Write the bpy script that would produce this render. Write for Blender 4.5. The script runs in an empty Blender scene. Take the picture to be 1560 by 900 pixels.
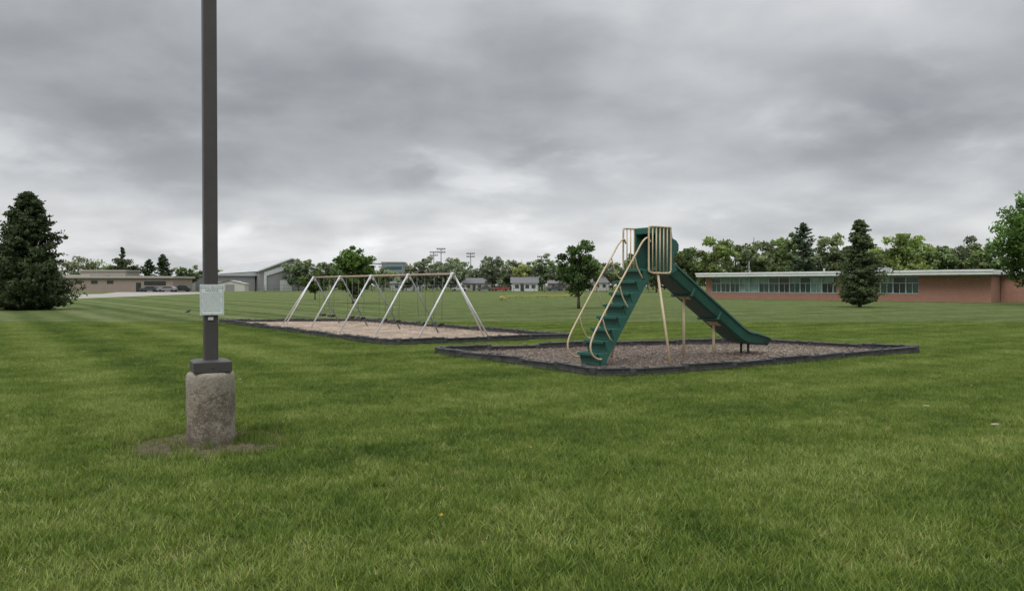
import bpy, math, random
import numpy as np
from mathutils import Vector, Matrix
random.seed(7); rng=np.random.default_rng(7)
S=bpy.context.scene
COL=S.collection
D=math.radians

# ---------------------------------------------------------------- helpers
def node(nt,t,ins=None,**kw):
    n=nt.nodes.new(t)
    for k,v in kw.items(): setattr(n,k,v)
    if ins:
        for k,v in ins.items():
            s=n.inputs[k]
            if isinstance(v,bpy.types.NodeSocket): nt.links.new(v,s)
            else: s.default_value=v
    return n
def M(nt,op,a,b=None,c=None,clamp=False):
    ins={0:a}
    if b is not None: ins[1]=b
    if c is not None: ins[2]=c
    return node(nt,'ShaderNodeMath',ins,operation=op,use_clamp=clamp).outputs[0]
def MIX(nt,f,a,b,bt='MIX'):
    n=node(nt,'ShaderNodeMix',data_type='RGBA',blend_type=bt)
    for s,v in ((n.inputs[0],f),(n.inputs[6],a),(n.inputs[7],b)):
        if isinstance(v,bpy.types.NodeSocket): nt.links.new(v,s)
        else: s.default_value=(tuple(v)+(1,))[:4] if isinstance(v,(tuple,list)) else v
    return n.outputs[2]
def NOISE(nt,vec,scale,detail=4,rough=.5,dist=0):
    return node(nt,'ShaderNodeTexNoise',{'Vector':vec,'Scale':scale,'Detail':detail,'Roughness':rough,'Distortion':dist}).outputs[0]
def RANGE(nt,v,a,b,c=0.,d=1.,sm=False):
    n=node(nt,'ShaderNodeMapRange',{0:v,1:a,2:b,3:c,4:d})
    if sm: n.interpolation_type='SMOOTHSTEP'
    return n.outputs[0]
def newmat(name):
    m=bpy.data.materials.new(name); m.use_nodes=True
    nt=m.node_tree; bs=nt.nodes['Principled BSDF']
    return m,nt,bs
def mat(name,c,rough=.6,c2=None,scale=8,metal=0,bump=0,bscale=60,detail=5,spec=.4):
    m,nt,bs=newmat(name)
    tc=node(nt,'ShaderNodeTexCoord').outputs['Object']
    bs.inputs['Roughness'].default_value=rough; bs.inputs['Metallic'].default_value=metal
    bs.inputs['Specular IOR Level'].default_value=spec
    if c2 is None: c2=tuple(x*.72 for x in c)
    f=RANGE(nt,NOISE(nt,tc,scale,detail,.6),.32,.68)
    nt.links.new(MIX(nt,f,c,c2),bs.inputs['Base Color'])
    if bump:
        b=node(nt,'ShaderNodeBump',{'Strength':bump,'Distance':.01,'Height':NOISE(nt,tc,bscale,4)})
        nt.links.new(b.outputs[0],bs.inputs['Normal'])
    return m
class B:
    def __init__(s): s.v=[];s.f=[];s.m=[];s.s=[]
    def add(s,vs,fs,m=0,smooth=False,T=None):
        o=len(s.v)
        for p in vs:
            p=Vector(p)
            if T is not None: p=T@p
            s.v.append(tuple(p))
        for f in fs: s.f.append(tuple(i+o for i in f)); s.m.append(m); s.s.append(smooth)
        return s
    def box(s,c,d,m=0,rz=0,ry=0,rx=0):
        T=Matrix.Translation(c)@Matrix.Rotation(rz,4,'Z')@Matrix.Rotation(ry,4,'Y')@Matrix.Rotation(rx,4,'X')
        x,y,z=[k/2 for k in d]
        vs=[(-x,-y,-z),(x,-y,-z),(x,y,-z),(-x,y,-z),(-x,-y,z),(x,-y,z),(x,y,z),(-x,y,z)]
        return s.add(vs,[(0,3,2,1),(4,5,6,7),(0,1,5,4),(1,2,6,5),(2,3,7,6),(3,0,4,7)],m,False,T)
    def tube(s,pts,r,m=0,n=8):
        pts=[Vector(p) for p in pts]; rs=r if isinstance(r,(list,tuple)) else [r]*len(pts)
        vs=[];fs=[]; up=None
        for i,p in enumerate(pts):
            t=(pts[min(i+1,len(pts)-1)]-pts[max(i-1,0)]).normalized()
            if up is None: up=Vector((0,0,1)) if abs(t.z)<.9 else Vector((1,0,0))
            a=t.cross(up)
            if a.length<1e-4: a=t.cross(Vector((1,.3,0)))
            a.normalize(); b=a.cross(t).normalized(); up=b
            for k in range(n):
                q=2*math.pi*k/n; vs.append(p+(a*math.cos(q)+b*math.sin(q))*rs[i])
        for i in range(len(pts)-1):
            for k in range(n):
                k2=(k+1)%n; fs.append((i*n+k,i*n+k2,(i+1)*n+k2,(i+1)*n+k))
        s.add(vs,fs,m,True)
        o=len(s.v)-len(vs)
        s.f.append(tuple(o+k for k in range(n))[::-1]);s.m.append(m);s.s.append(False)
        s.f.append(tuple(o+(len(pts)-1)*n+k for k in range(n)));s.m.append(m);s.s.append(False)
        return s
    def prism_y(s,prof,y0,y1,m=0):
        n=len(prof); vs=[(x,y0,z) for x,z in prof]+[(x,y1,z) for x,z in prof]
        fs=[tuple(range(n)),tuple(range(2*n-1,n-1,-1))]+[(i,(i+1)%n+0,(i+1)%n+n,i+n) for i in range(n)]
        fs=[fs[0],fs[1]]+[f[::-1] for f in fs[2:]]
        return s.add(vs,fs,m)
    def obj(s,name,mats,parent=None,bevel=0,loc=None,rz=0,fixn=True):
        me=bpy.data.meshes.new(name); me.from_pydata(s.v,[],s.f)
        for m in (mats if isinstance(mats,(list,tuple)) else [mats]): me.materials.append(m)
        me.polygons.foreach_set('material_index',s.m); me.polygons.foreach_set('use_smooth',s.s)
        if fixn:
            import bmesh
            bm=bmesh.new(); bm.from_mesh(me); bmesh.ops.recalc_face_normals(bm,faces=bm.faces); bm.to_mesh(me); bm.free()
        o=bpy.data.objects.new(name,me); COL.objects.link(o)
        if parent: o.parent=parent
        if loc: o.location=loc
        o.rotation_euler[2]=rz
        if bevel:
            b=o.modifiers.new('bevel','BEVEL'); b.width=bevel; b.segments=2; b.limit_method='ANGLE'
        return o
def empty(name,loc=(0,0,0),rz=0):
    o=bpy.data.objects.new(name,None); COL.objects.link(o); o.location=loc; o.rotation_euler[2]=rz; o.empty_display_size=.2
    return o
def curve(pts,sub=5):
    P=[Vector(p) for p in pts]; out=[]
    for i in range(len(P)-1):
        a=P[max(i-1,0)];b=P[i];c=P[i+1];d=P[min(i+2,len(P)-1)]
        for k in range(sub):
            t=k/sub
            out.append(.5*((2*b)+(c-a)*t+(2*a-5*b+4*c-d)*t*t+(3*b-a-3*c+d)*t**3))
    out.append(P[-1]); return out
def inpoly(x,y,poly):
    ins=np.zeros(x.shape,bool); n=len(poly)
    for i in range(n):
        x1,y1=poly[i];x2,y2=poly[(i+1)%n]
        c=((y1>y)!=(y2>y))&(x<(x2-x1)*(y-y1)/((y2-y1)+1e-12)+x1)
        ins^=c
    return ins
def quads(name,P,A,Bv,C,m,parent=None,link=True,tri=False):
    """P centres, A,Bv half-vectors -> one mesh of free quads with colour attribute"""
    n=len(P)
    if tri: V=np.stack([P-A,P+A,P+Bv],1); k=3
    else: V=np.stack([P-A-Bv*.3,P-Bv,P+A+Bv*.2,P+Bv],1); k=4
    me=bpy.data.meshes.new(name); me.vertices.add(n*k); me.vertices.foreach_set('co',V.reshape(-1).astype(np.float32))
    me.loops.add(n*k); me.loops.foreach_set('vertex_index',np.arange(n*k,dtype=np.int32))
    me.polygons.add(n); me.polygons.foreach_set('loop_start',np.arange(0,n*k,k,dtype=np.int32))
    me.polygons.foreach_set('loop_total',np.full(n,k,dtype=np.int32))
    me.update(calc_edges=True)
    if C is not None:
        ca=me.color_attributes.new('Col','FLOAT_COLOR','POINT')
        cc=np.concatenate([C,np.ones((n,1))],1); ca.data.foreach_set('color',np.repeat(cc,k,0).reshape(-1).astype(np.float32))
    me.materials.append(m)
    o=bpy.data.objects.new(name,me)
    if link: COL.objects.link(o)
    if parent: o.parent=parent
    return o
def unit(n,r):
    v=r.normal(size=(n,3)); return v/np.linalg.norm(v,axis=1,keepdims=True)
def leafvec(n,size,r,flat=.0,asp=.6):
    a=unit(n,r); a[:,2]*=(1-flat); a/=np.linalg.norm(a,axis=1,keepdims=True)
    b=np.cross(a,unit(n,r)); b/=np.linalg.norm(b,axis=1,keepdims=True)
    s=size*r.uniform(.6,1.3,(n,1)); return a*s,b*s*asp

# ---------------------------------------------------------------- materials
def foliage(name,transl=.25,gain=1.):
    m,nt,bs=newmat(name)
    at=node(nt,'ShaderNodeAttribute',attribute_name='Col').outputs[0]
    at=MIX(nt,1.,at,(gain,gain,gain),'MULTIPLY')
    nt.links.new(at,bs.inputs['Base Color']); bs.inputs['Roughness'].default_value=.6; bs.inputs['Specular IOR Level'].default_value=.2
    if transl:
        tr=node(nt,'ShaderNodeBsdfTranslucent',{'Color':MIX(nt,1.,at,(1.1,1.15,.6),'MULTIPLY')})
        mx=node(nt,'ShaderNodeMixShader',{0:transl,1:bs.outputs[0],2:tr.outputs[0]})
        nt.links.new(mx.outputs[0],nt.nodes['Material Output'].inputs[0])
    return m
FOL=foliage('foliage',.3,1.4)
BARK=mat('bark',(.11,.085,.06),.9,(.05,.04,.03),6,bump=.5,bscale=20)

def lawn_color(nt):
    pos=node(nt,'ShaderNodeNewGeometry').outputs['Position']
    warp=NOISE(nt,pos,.35,1)
    big=RANGE(nt,NOISE(nt,pos,.6,2,.7),.36,.64)
    def stripe(ang,period,phase,wamp):
        d=node(nt,'ShaderNodeVectorMath',{0:pos,1:(-math.sin(ang),math.cos(ang),0)},operation='DOT_PRODUCT').outputs['Value']
        x=M(nt,'ADD',M(nt,'MULTIPLY',M(nt,'ADD',d,M(nt,'MULTIPLY',warp,wamp)),2*math.pi/period),phase)
        y=M(nt,'ADD',M(nt,'SINE',x),M(nt,'MULTIPLY',M(nt,'SINE',M(nt,'MULTIPLY',x,.37)),.9))
        return M(nt,'MULTIPLY_ADD',y,.28,.5)
    s1=stripe(D(-55),1.9,.6,.7); s2=stripe(D(31),1.7,1.0,1.6)
    sx=node(nt,'ShaderNodeSeparateXYZ',{0:pos})
    side=RANGE(nt,M(nt,'ADD',sx.outputs[0],M(nt,'MULTIPLY',sx.outputs[1],.10)),-3.6,-1.6)
    st=M(nt,'ADD',M(nt,'MULTIPLY',M(nt,'MULTIPLY_ADD',s1,1.4,-.1),M(nt,'SUBTRACT',1.,side)),M(nt,'MULTIPLY',M(nt,'ADD',M(nt,'MULTIPLY',s2,.85),.08),side))
    mid=RANGE(nt,NOISE(nt,pos,2.8,3,.8,.4),.30,.70)
    fine=RANGE(nt,NOISE(nt,pos,15,1,.7),.3,.7)
    f=M(nt,'ADD',M(nt,'MULTIPLY',st,.29),M(nt,'ADD',M(nt,'MULTIPLY',big,.23),M(nt,'ADD',M(nt,'MULTIPLY',mid,.35),M(nt,'MULTIPLY',fine,.13))))
    r=node(nt,'ShaderNodeValToRGB',{0:f}); e=r.color_ramp.elements
    e[0].position=.18; e[0].color=LG[0]; e[1].position=.84; e[1].color=LG[2]
    k=e.new(.5); k.color=LG[1]
    dry=RANGE(nt,mid,.75,1.)
    c=MIX(nt,M(nt,'MULTIPLY',dry,.40),r.outputs[0],(.31,.30,.13))
    return c,pos
LG=[(.064,.116,.019,1),(.140,.202,.038,1),(.245,.305,.088,1)]
gm,nt,bs=newmat('lawn_ground')
c,pos=lawn_color(nt)
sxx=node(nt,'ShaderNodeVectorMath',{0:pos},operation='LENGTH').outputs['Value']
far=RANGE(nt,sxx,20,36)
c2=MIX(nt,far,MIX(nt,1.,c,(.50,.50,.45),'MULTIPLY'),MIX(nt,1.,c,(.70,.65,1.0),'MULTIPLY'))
dd=node(nt,'ShaderNodeVectorMath',{0:pos,1:(-3.02,8.0,0)},operation='DISTANCE').outputs['Value']
dd=M(nt,'ADD',dd,M(nt,'MULTIPLY',NOISE(nt,pos,4,3),.5))
c2=MIX(nt,RANGE(nt,dd,.85,1.08,1.,0.),c2,MIX(nt,RANGE(nt,NOISE(nt,pos,12,5,.7),.35,.65),(.10,.085,.05),(.22,.19,.125)))
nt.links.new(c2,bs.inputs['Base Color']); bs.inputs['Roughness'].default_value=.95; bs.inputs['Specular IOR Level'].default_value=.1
bp=node(nt,'ShaderNodeBump',{'Strength':1.,'Distance':.12,'Height':NOISE(nt,pos,7,6,.8)})
nt.links.new(bp.outputs[0],bs.inputs['Normal'])
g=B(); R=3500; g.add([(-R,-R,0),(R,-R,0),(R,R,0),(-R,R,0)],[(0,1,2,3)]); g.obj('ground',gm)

bm_,nt,bs=newmat('grass_blade')
c,pos=lawn_color(nt)
at=node(nt,'ShaderNodeAttribute',attribute_name='Col').outputs[0]
c=MIX(nt,1.,c,at,'MULTIPLY')
df=node(nt,'ShaderNodeBsdfPrincipled',{'Base Color':c,'Roughness':.55,'Specular IOR Level':.25})
tr=node(nt,'ShaderNodeBsdfTranslucent',{'Color':MIX(nt,1.,c,(1.15,1.2,.8),'MULTIPLY')})
mx=node(nt,'ShaderNodeMixShader',{0:.3,1:df.outputs[0],2:tr.outputs[0]})
nt.links.new(mx.outputs[0],nt.nodes['Material Output'].inputs[0])

# ---------------------------------------------------------------- pits
slide_pit=[(-1.73,18.3),(.855,14.75),(1.42,13.75),(2.11,13.8),(4.22,15.0),(7.15,17.1),(9.5,18.5),(6.83,21.3),(1.8,19.9)]
swing_pit=[(-12.4,33.5),(-3.5,21.1),(-3.0,20.9),(1.7,23.5),(-6.7,34.3)]
def densify(poly,step=1.22):
    out=[]
    for i,(a,b) in enumerate(zip(poly,poly[1:]+poly[:1])):
        a=Vector(a);b=Vector(b); n=max(1,round((b-a).length/step))
        for k in range(n): out.append(a.lerp(b,k/n))
    return out
PLASTIC=mat('black_border_plastic',(.026,.027,.030),.5,(.07,.07,.068),5,bump=.2,bscale=30)
def border(name,poly):
    b=B(); P=densify(poly); n=len(P)
    zs=[random.uniform(-.03,.02) for _ in P]
    for i in range(n):
        a=P[i];c=P[(i+1)%n]; d=c-a; L=d.length; mid=(a+c)/2; rz=math.atan2(d.y,d.x)
        tilt=random.uniform(-.022,.022); h=.19
        z=h/2+zs[i]-.01
        b.box((mid.x,mid.y,z),(L-.10,.085,h),0,rz,tilt)
        b.box((mid.x,mid.y,z+h/2-.02),(L-.13,.12,.035),0,rz,tilt)
        b.box((mid.x,mid.y,z-.03),(L-.13,.105,.03),0,rz,tilt)
        for t in (-.25,.25):
            q=mid+d*t; b.tube([(q.x,q.y,0),(q.x,q.y,z+h/2+.02)],.055,0,8)
        b.tube([(a.x,a.y,0),(a.x,a.y,z+h/2+.012)],.07,0,10)
    return b.obj(name,PLASTIC,bevel=.008)
border('playground_border',slide_pit); border('playground_border',swing_pit)
def mulch(name,poly,cA,cB,cC,nchip,chipc,light=None,sz=1.,z=.05,scuff=None):
    m,nt,bs=newmat(name+'_mat')
    pos=node(nt,'ShaderNodeNewGeometry').outputs['Position']
    f=RANGE(nt,NOISE(nt,pos,26,4,.75),.35,.65); c=MIX(nt,f,cA,cB)
    f2=RANGE(nt,NOISE(nt,pos,1.1,5,.65),.42,.60); c=MIX(nt,f2,c,cC)
    nt.links.new(c,bs.inputs['Base Color']); bs.inputs['Roughness'].default_value=.95
    bp=node(nt,'ShaderNodeBump',{'Strength':1.,'Distance':.03,'Height':NOISE(nt,pos,30,5,.8)}); nt.links.new(bp.outputs[0],bs.inputs['Normal'])
    b=B(); b.add([(x,y,z) for x,y in poly],[tuple(range(len(poly)))])
    root=b.obj(name,m)
    xs=[p[0] for p in poly];ys=[p[1] for p in poly]
    X=rng.uniform(min(xs),max(xs),nchip*3);Y=rng.uniform(min(ys),max(ys),nchip*3)
    k=inpoly(X,Y,poly)
    if scuff is not None: k&=rng.random(len(X))<scuff(X,Y)
    X=X[k][:nchip];Y=Y[k][:nchip]; n=len(X)
    Z=z+.008+rng.uniform(0,.022,n)
    P=np.stack([X,Y,Z],1); th=rng.uniform(0,6.28,n)
    L=rng.uniform(.012,.036,(n,1))*sz; A=np.stack([np.cos(th),np.sin(th),rng.uniform(-.3,.3,n)],1)*L
    Bv=np.stack([-np.sin(th),np.cos(th),rng.uniform(-.4,.4,n)],1)*L*.4
    cc=np.array(chipc)[rng.integers(0,len(chipc),n)]*rng.uniform(.7,1.2,(n,1))
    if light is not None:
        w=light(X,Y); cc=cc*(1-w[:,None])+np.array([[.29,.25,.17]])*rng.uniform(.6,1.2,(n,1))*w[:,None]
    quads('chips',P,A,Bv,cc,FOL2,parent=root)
    return root
FOL2=foliage('wood_chips_mat',0.)
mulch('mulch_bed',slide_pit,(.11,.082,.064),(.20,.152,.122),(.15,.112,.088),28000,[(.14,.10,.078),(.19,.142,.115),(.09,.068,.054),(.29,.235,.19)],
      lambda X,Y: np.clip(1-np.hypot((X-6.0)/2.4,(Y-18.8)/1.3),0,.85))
ax=Vector((-6.3,9.2)).normalized()
def scf(X,Y):
    dx=X+1.7;dy=Y-22.6; dist=np.abs(dx*(-ax.y)+dy*ax.x)
    return np.clip((dist-.6)/1.6,.15,.95)
mulch('mulch_bed',swing_pit,(.36,.28,.21),(.48,.38,.29),(.25,.185,.14),24000,[(.34,.26,.195),(.26,.195,.145),(.18,.135,.105),(.44,.36,.28)],scuff=scf)
STONE=mat('pale_stone',(.40,.36,.31),.9,(.26,.23,.20),12)
def stone(name,x,y,r,z=0.):
    b=B(); n=8
    vs=[];fs=[]
    for i in range(5):
        ph=math.pi*i/4
        for k in range(n):
            q=2*math.pi*k/n; rr=r*random.uniform(.85,1.1)
            vs.append((x+rr*math.sin(ph)*math.cos(q)*1.3,y+rr*math.sin(ph)*math.sin(q),z+r*.3+rr*.4*math.cos(ph)))
    for i in range(4):
        for k in range(n): fs.append((i*n+k,i*n+(k+1)%n,(i+1)*n+(k+1)%n,(i+1)*n+k))
    b.add(vs,fs); return b
pb=B()
for _ in range(34):
    x=random.gauss(6.6,.9);y=random.gauss(18.8,.45)
    if inpoly(np.array([x]),np.array([y]),slide_pit)[0]:
        s=stone('',x,y,random.uniform(.02,.045),.05); pb.add(s.v,s.f)
for _ in range(8):
    x=random.uniform(4.0,6);y=random.uniform(16.2,19)
    if inpoly(np.array([x]),np.array([y]),slide_pit)[0]:
        s=stone('',x,y,random.uniform(.015,.035),.05); pb.add(s.v,s.f)
pb.obj('pebbles',STONE)
for x,y,r in [(5.45,10.35,.035),(5.5,8.95,.04),(-4.6,13.3,.035)]:
    stone('s',x,y,r,.01).obj('stone',STONE)

# ---------------------------------------------------------------- grass
gcol=bpy.data.collections.new('grass_clumps')
for v in range(4):
    r=np.random.default_rng(100+v); n=1150
    P=np.stack([r.uniform(-.3,.3,n),r.uniform(-.3,.3,n),np.zeros(n)],1)
    cl=r.uniform(-.3,.3,(50,2)); idx=r.integers(0,50,n); w=r.random(n)<.5
    P[w,:2]=cl[idx[w]]+r.normal(0,.022,(w.sum(),2))
    th=r.uniform(0,6.283,n); h=r.uniform(.022,.050,n)*(1+.3*w); lean=r.uniform(.1,1.4,n); la=r.uniform(0,6.283,n)
    wd=r.uniform(.0026,.0048,n)
    A=np.stack([np.cos(th),np.sin(th),0*th],1)*wd[:,None]
    U=np.stack([np.cos(la)*lean*h,np.sin(la)*lean*h,h],1)
    tone=r.uniform(.58,1.45,(n,1)); C=np.ones((n,3))*tone
    yel=r.random(n)<.09; C[yel]=np.array([1.8,1.35,1.9])
    quads('grass_clump',P,A,U,C,bm_,link=False,tri=True)
    o=bpy.data.objects['grass_clump' if v==0 else f'grass_clump.{v:03d}']; gcol.objects.link(o)
step=.42; pts=[];
gx,gy=np.meshgrid(np.arange(-24,24,step),np.arange(1.5,34,step))
gx=gx.ravel()+rng.uniform(-.12,.12,gx.size); gy=gy.ravel()+rng.uniform(-.12,.12,gy.size)
keep=(np.abs(gx)<3.5+gy*.78)
def grow(poly,d):
    c=np.mean(np.array(poly),0); return [tuple(c+(np.array(p)-c)*(1+d/np.linalg.norm(np.array(p)-c))) for p in poly]
for p in (slide_pit,swing_pit): keep&=~inpoly(gx,gy,grow(p,.22))
keep&=np.hypot(gx+3.05,gy-8.04)>.92
gx=gx[keep];gy=gy[keep]
me=bpy.data.meshes.new('grass'); nn=len(gx); me.vertices.add(nn)
me.vertices.foreach_set('co',np.stack([gx,gy,np.zeros(nn)],1).reshape(-1).astype(np.float32))
go=bpy.data.objects.new('grass',me); COL.objects.link(go)
ng=bpy.data.node_groups.new('grass_scatter','GeometryNodeTree')
ng.interface.new_socket('Geometry',in_out='INPUT',socket_type='NodeSocketGeometry'); ng.interface.new_socket('Geometry',in_out='OUTPUT',socket_type='NodeSocketGeometry')
gi=ng.nodes.new('NodeGroupInput');gg=ng.nodes.new('NodeGroupOutput')
ci=ng.nodes.new('GeometryNodeCollectionInfo'); ci.inputs[0].default_value=gcol; ci.inputs['Separate Children'].default_value=True
ip=ng.nodes.new('GeometryNodeInstanceOnPoints'); ip.inputs['Pick Instance'].default_value=True
rv=ng.nodes.new('FunctionNodeRandomValue'); rv.data_type='FLOAT_VECTOR'; rv.inputs[0].default_value=(0,0,0); rv.inputs[1].default_value=(0,0,6.283)
rs=ng.nodes.new('FunctionNodeRandomValue'); rs.data_type='FLOAT'; rs.inputs[2].default_value=.85; rs.inputs[3].default_value=1.2
ng.links.new(gi.outputs[0],ip.inputs['Points']); ng.links.new(ci.outputs[0],ip.inputs['Instance'])
ng.links.new(rv.outputs[0],ip.inputs['Rotation']); ng.links.new(rs.outputs[1],ip.inputs['Scale'])
ng.links.new(ip.outputs[0],gg.inputs[0])
md=go.modifiers.new('scatter','NODES'); md.node_group=ng
def tufts(name,P0,hmin,hmax,spread,per):
    r=np.random.default_rng(5); n=len(P0)*per
    P=np.repeat(np.array(P0),per,0); P=np.concatenate([P+r.normal(0,spread,(n,2)),np.zeros((n,1))],1)
    th=r.uniform(0,6.283,n);h=r.uniform(hmin,hmax,n);la=r.uniform(0,6.283,n);lean=r.uniform(.1,.8,n)
    A=np.stack([np.cos(th),np.sin(th),0*th],1)*.0035
    U=np.stack([np.cos(la)*lean*h,np.sin(la)*lean*h,h],1)
    C=np.ones((n,3))*r.uniform(.45,1.1,(n,1)); C[r.random(n)<.12]=np.array([1.8,1.4,2.0])
    return quads(name,P,A,U,C,bm_,tri=True)
P0=[]
for _ in range(150):
    a=random.uniform(0,6.28); rr=random.uniform(.27,.9) if random.random()<.25 else random.uniform(.72,.95)
    x,y=-3.07+rr*math.cos(a),8.05+rr*math.sin(a)
    P0.append((x,y))
for _ in range(45):   # uncut grass left against the right of the base
    P0.append((-3.09+random.gauss(.42,.12),8.07+random.gauss(.12,.14)))
for poly in (slide_pit,swing_pit):
    Q=densify(grow(poly,.15),.12)
    P0+=[(q.x,q.y) for q in Q]
for _ in range(420):
    y=4+20*random.random()**1.5; x=random.uniform(-.75,.75)*y
    if not any(inpoly(np.array([x]),np.array([y]),grow(p,.3))[0] for p in (slide_pit,swing_pit)): P0.append((x,y))
tufts('long_grass',P0,.035,.095,.05,24)
YEL=mat('dandelion_yellow',(.75,.50,.02),.7); STEM=mat('stem_green',(.1,.18,.04),.7)
for x,y in [(.17,7.42),(-.48,5.22),(-9.0,14.5),(-8.1,16.8),(-6.4,22),(3.9,25),(-1.0,12.3),(7.0,12)]:
    b=B(); b.tube([(x,y,0),(x+.01,y,.07)],.003,1,5)
    for k in range(14):
        a=k*.449*2; q=Vector((math.cos(a),math.sin(a),0)); p=Vector((x+.01,y,.07))
        b.add([p-q.cross(Vector((0,0,1)))*.004,p+q.cross(Vector((0,0,1)))*.004,p+q*.023+Vector((0,0,.010))],[(0,1,2)],0)
        b.add([p+Vector((0,0,.008))-q*.008,p+q*.014+Vector((0,0,.016)),p+q.cross(Vector((0,0,1)))*.008+Vector((0,0,.012))],[(0,1,2)],0)
    b.obj('dandelion',[YEL,STEM],fixn=False)

# ---------------------------------------------------------------- light pole
POLE=mat('bronze_pole_paint',(.066,.060,.058),.45,(.050,.046,.045),3,bump=.05,spec=.4)
cm,nt,bs=newmat('weathered_concrete')
oc=node(nt,'ShaderNodeTexCoord').outputs['Object']
v=node(nt,'ShaderNodeTexVoronoi',{'Vector':oc,'Scale':75.}).outputs['Color']
v=node(nt,'ShaderNodeSeparateColor',{0:v}).outputs[0]
c=MIX(nt,RANGE(nt,NOISE(nt,oc,4,6,.75),.38,.62),(.125,.10,.075),(.34,.30,.235))
c=MIX(nt,RANGE(nt,NOISE(nt,oc,22,4,.75),.5,.68,0.,.7),c,(.10,.085,.065))
c=MIX(nt,RANGE(nt,v,.0,.35,.7,0.),c,(.08,.07,.055)); c=MIX(nt,RANGE(nt,v,.85,.95,0.,.5),c,(.44,.40,.34))
sz=node(nt,'ShaderNodeSeparateXYZ',{0:oc}).outputs[2]
c=MIX(nt,RANGE(nt,M(nt,'ADD',sz,M(nt,'MULTIPLY',NOISE(nt,oc,7,3),.15)),.05,.25,.6,0.),c,(.10,.085,.055))
c=MIX(nt,RANGE(nt,M(nt,'ADD',sz,M(nt,'MULTIPLY',NOISE(nt,oc,3,4,.7),.6)),.80,1.02,0.,.7),c,(.38,.34,.28))
nt.links.new(c,bs.inputs['Base Color']); bs.inputs['Roughness'].default_value=.95
bp=node(nt,'ShaderNodeBump',{'Strength':1.,'Distance':.018,'Height':M(nt,'ADD',v,NOISE(nt,oc,30,5,.75))}); nt.links.new(bp.outputs[0],bs.inputs['Normal'])
lp=empty('light_pole',(-3.09,8.07,0),D(28))
b=B(); prof=[(.233,-.05),(.236,.1),(.232,.25),(.236,.4),(.233,.6),(.231,.685),(.222,.712),(.205,.722)]
n=56; vs=[];fs=[]
for r0,z in prof:
    for k in range(n):
        q=2*math.pi*k/n; r1=r0+.0035*math.sin(q*7+z*9)+random.uniform(-.003,.003); vs.append((r1*math.cos(q),r1*math.sin(q),z+(random.uniform(-.004,.0) if z>.6 else 0)))
for i in range(len(prof)-1):
    for k in range(n): fs.append((i*n+k,i*n+(k+1)%n,(i+1)*n+(k+1)%n,(i+1)*n+k))
b.add(vs,fs,0,True); b.add(vs[-n:],[tuple(range(n))],0)
b.obj('concrete_base',cm,lp)
b=B()
b.box((0,0,.775),(.365,.365,.10))
h0,h1=.1825,.135
vs=[(-h0,-h0,.8275),(h0,-h0,.8275),(h0,h0,.8275),(-h0,h0,.8275),(-h1,-h1,.845),(h1,-h1,.845),(h1,h1,.845),(-h1,h1,.845)]
b.add(vs,[(0,3,2,1),(4,5,6,7),(0,1,5,4),(1,2,6,5),(2,3,7,6),(3,0,4,7)])
b.box((0,0,.7235),(.30,.30,.006)); b.box((.0,-.185,.775),(.02,.008,.02))
b.obj('base_cover',POLE,lp,bevel=.006)
b=B(); b.box((0,0,4.1),(.135,.135,6.7)); b.obj('shaft',POLE,lp,bevel=.012)
b=B(); b.box((0,-.45,7.42),(.12,.75,.08)); b.box((0,-.95,7.42),(.4,.55,.16)); b.box((0,0,7.47),(.15,.15,.05)); b.obj('lamp_head',POLE,lp,bevel=.015)
SW=mat('sign_white',(.70,.73,.72),.45,(.60,.64,.63),5); ST=mat('sign_text_blue',(.07,.15,.20),.6); SB=mat('sign_border',(.22,.34,.38),.6)
sg=empty('notice_sign',(-3.09,8.07,1.455),D(23))
b=B(); b.box((.012,-.092,0),(.228,.004,.31)); b.obj('panel',SW,sg,bevel=.0015)
b=B()
for z in (.146,-.146): b.box((.012,-.0948,z),(.208,.0015,.004))
for x in (-.092,.116): b.box((x,-.0948,0),(.004,.0015,.288))
b.obj('frame_line',SB,sg)
b=B(); b.tube([(.012,-.098,.135),(.012,-.07,.135)],.006); b.tube([(.012,-.098,-.135),(.012,-.07,-.135)],.006); b.box((0.0,-.074,-.19),(.05,.012,.03)); b.obj('bolts',mat('galvanised_bolt',(.6,.6,.6),.4),sg)
def text(s,size,x,z,parent,m,name):
    cu=bpy.data.curves.new(name,'FONT'); cu.body=s; cu.size=size; cu.align_x='CENTER'
    o=bpy.data.objects.new('tmp',cu); COL.objects.link(o); bpy.context.view_layer.update()
    me=bpy.data.meshes.new_from_object(o); bpy.data.objects.remove(o); me.materials.clear(); me.materials.append(m)
    q=bpy.data.objects.new(name,me); COL.objects.link(q); q.parent=parent; q.location=(x,-.0955,z); q.rotation_euler=(math.pi/2,0,0)
text('SCHOOL GROUNDS',.024,.012,.112,sg,ST,'heading'); text('NOTICE',.034,.012,.082,sg,ST,'heading_2')
LN=['Playground for use by students','only during school hours. Adult','supervision is required at all times.','No bicycles or skateboards.','No pets on school property.','No alcohol or tobacco products.','No climbing on top of equipment.','Use equipment at your own risk.','Violators may be prosecuted.','Report damage to the office.']
for i,l in enumerate(LN): text(l,.0145,.012,.06-i*.0195,sg,ST,'line')

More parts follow.
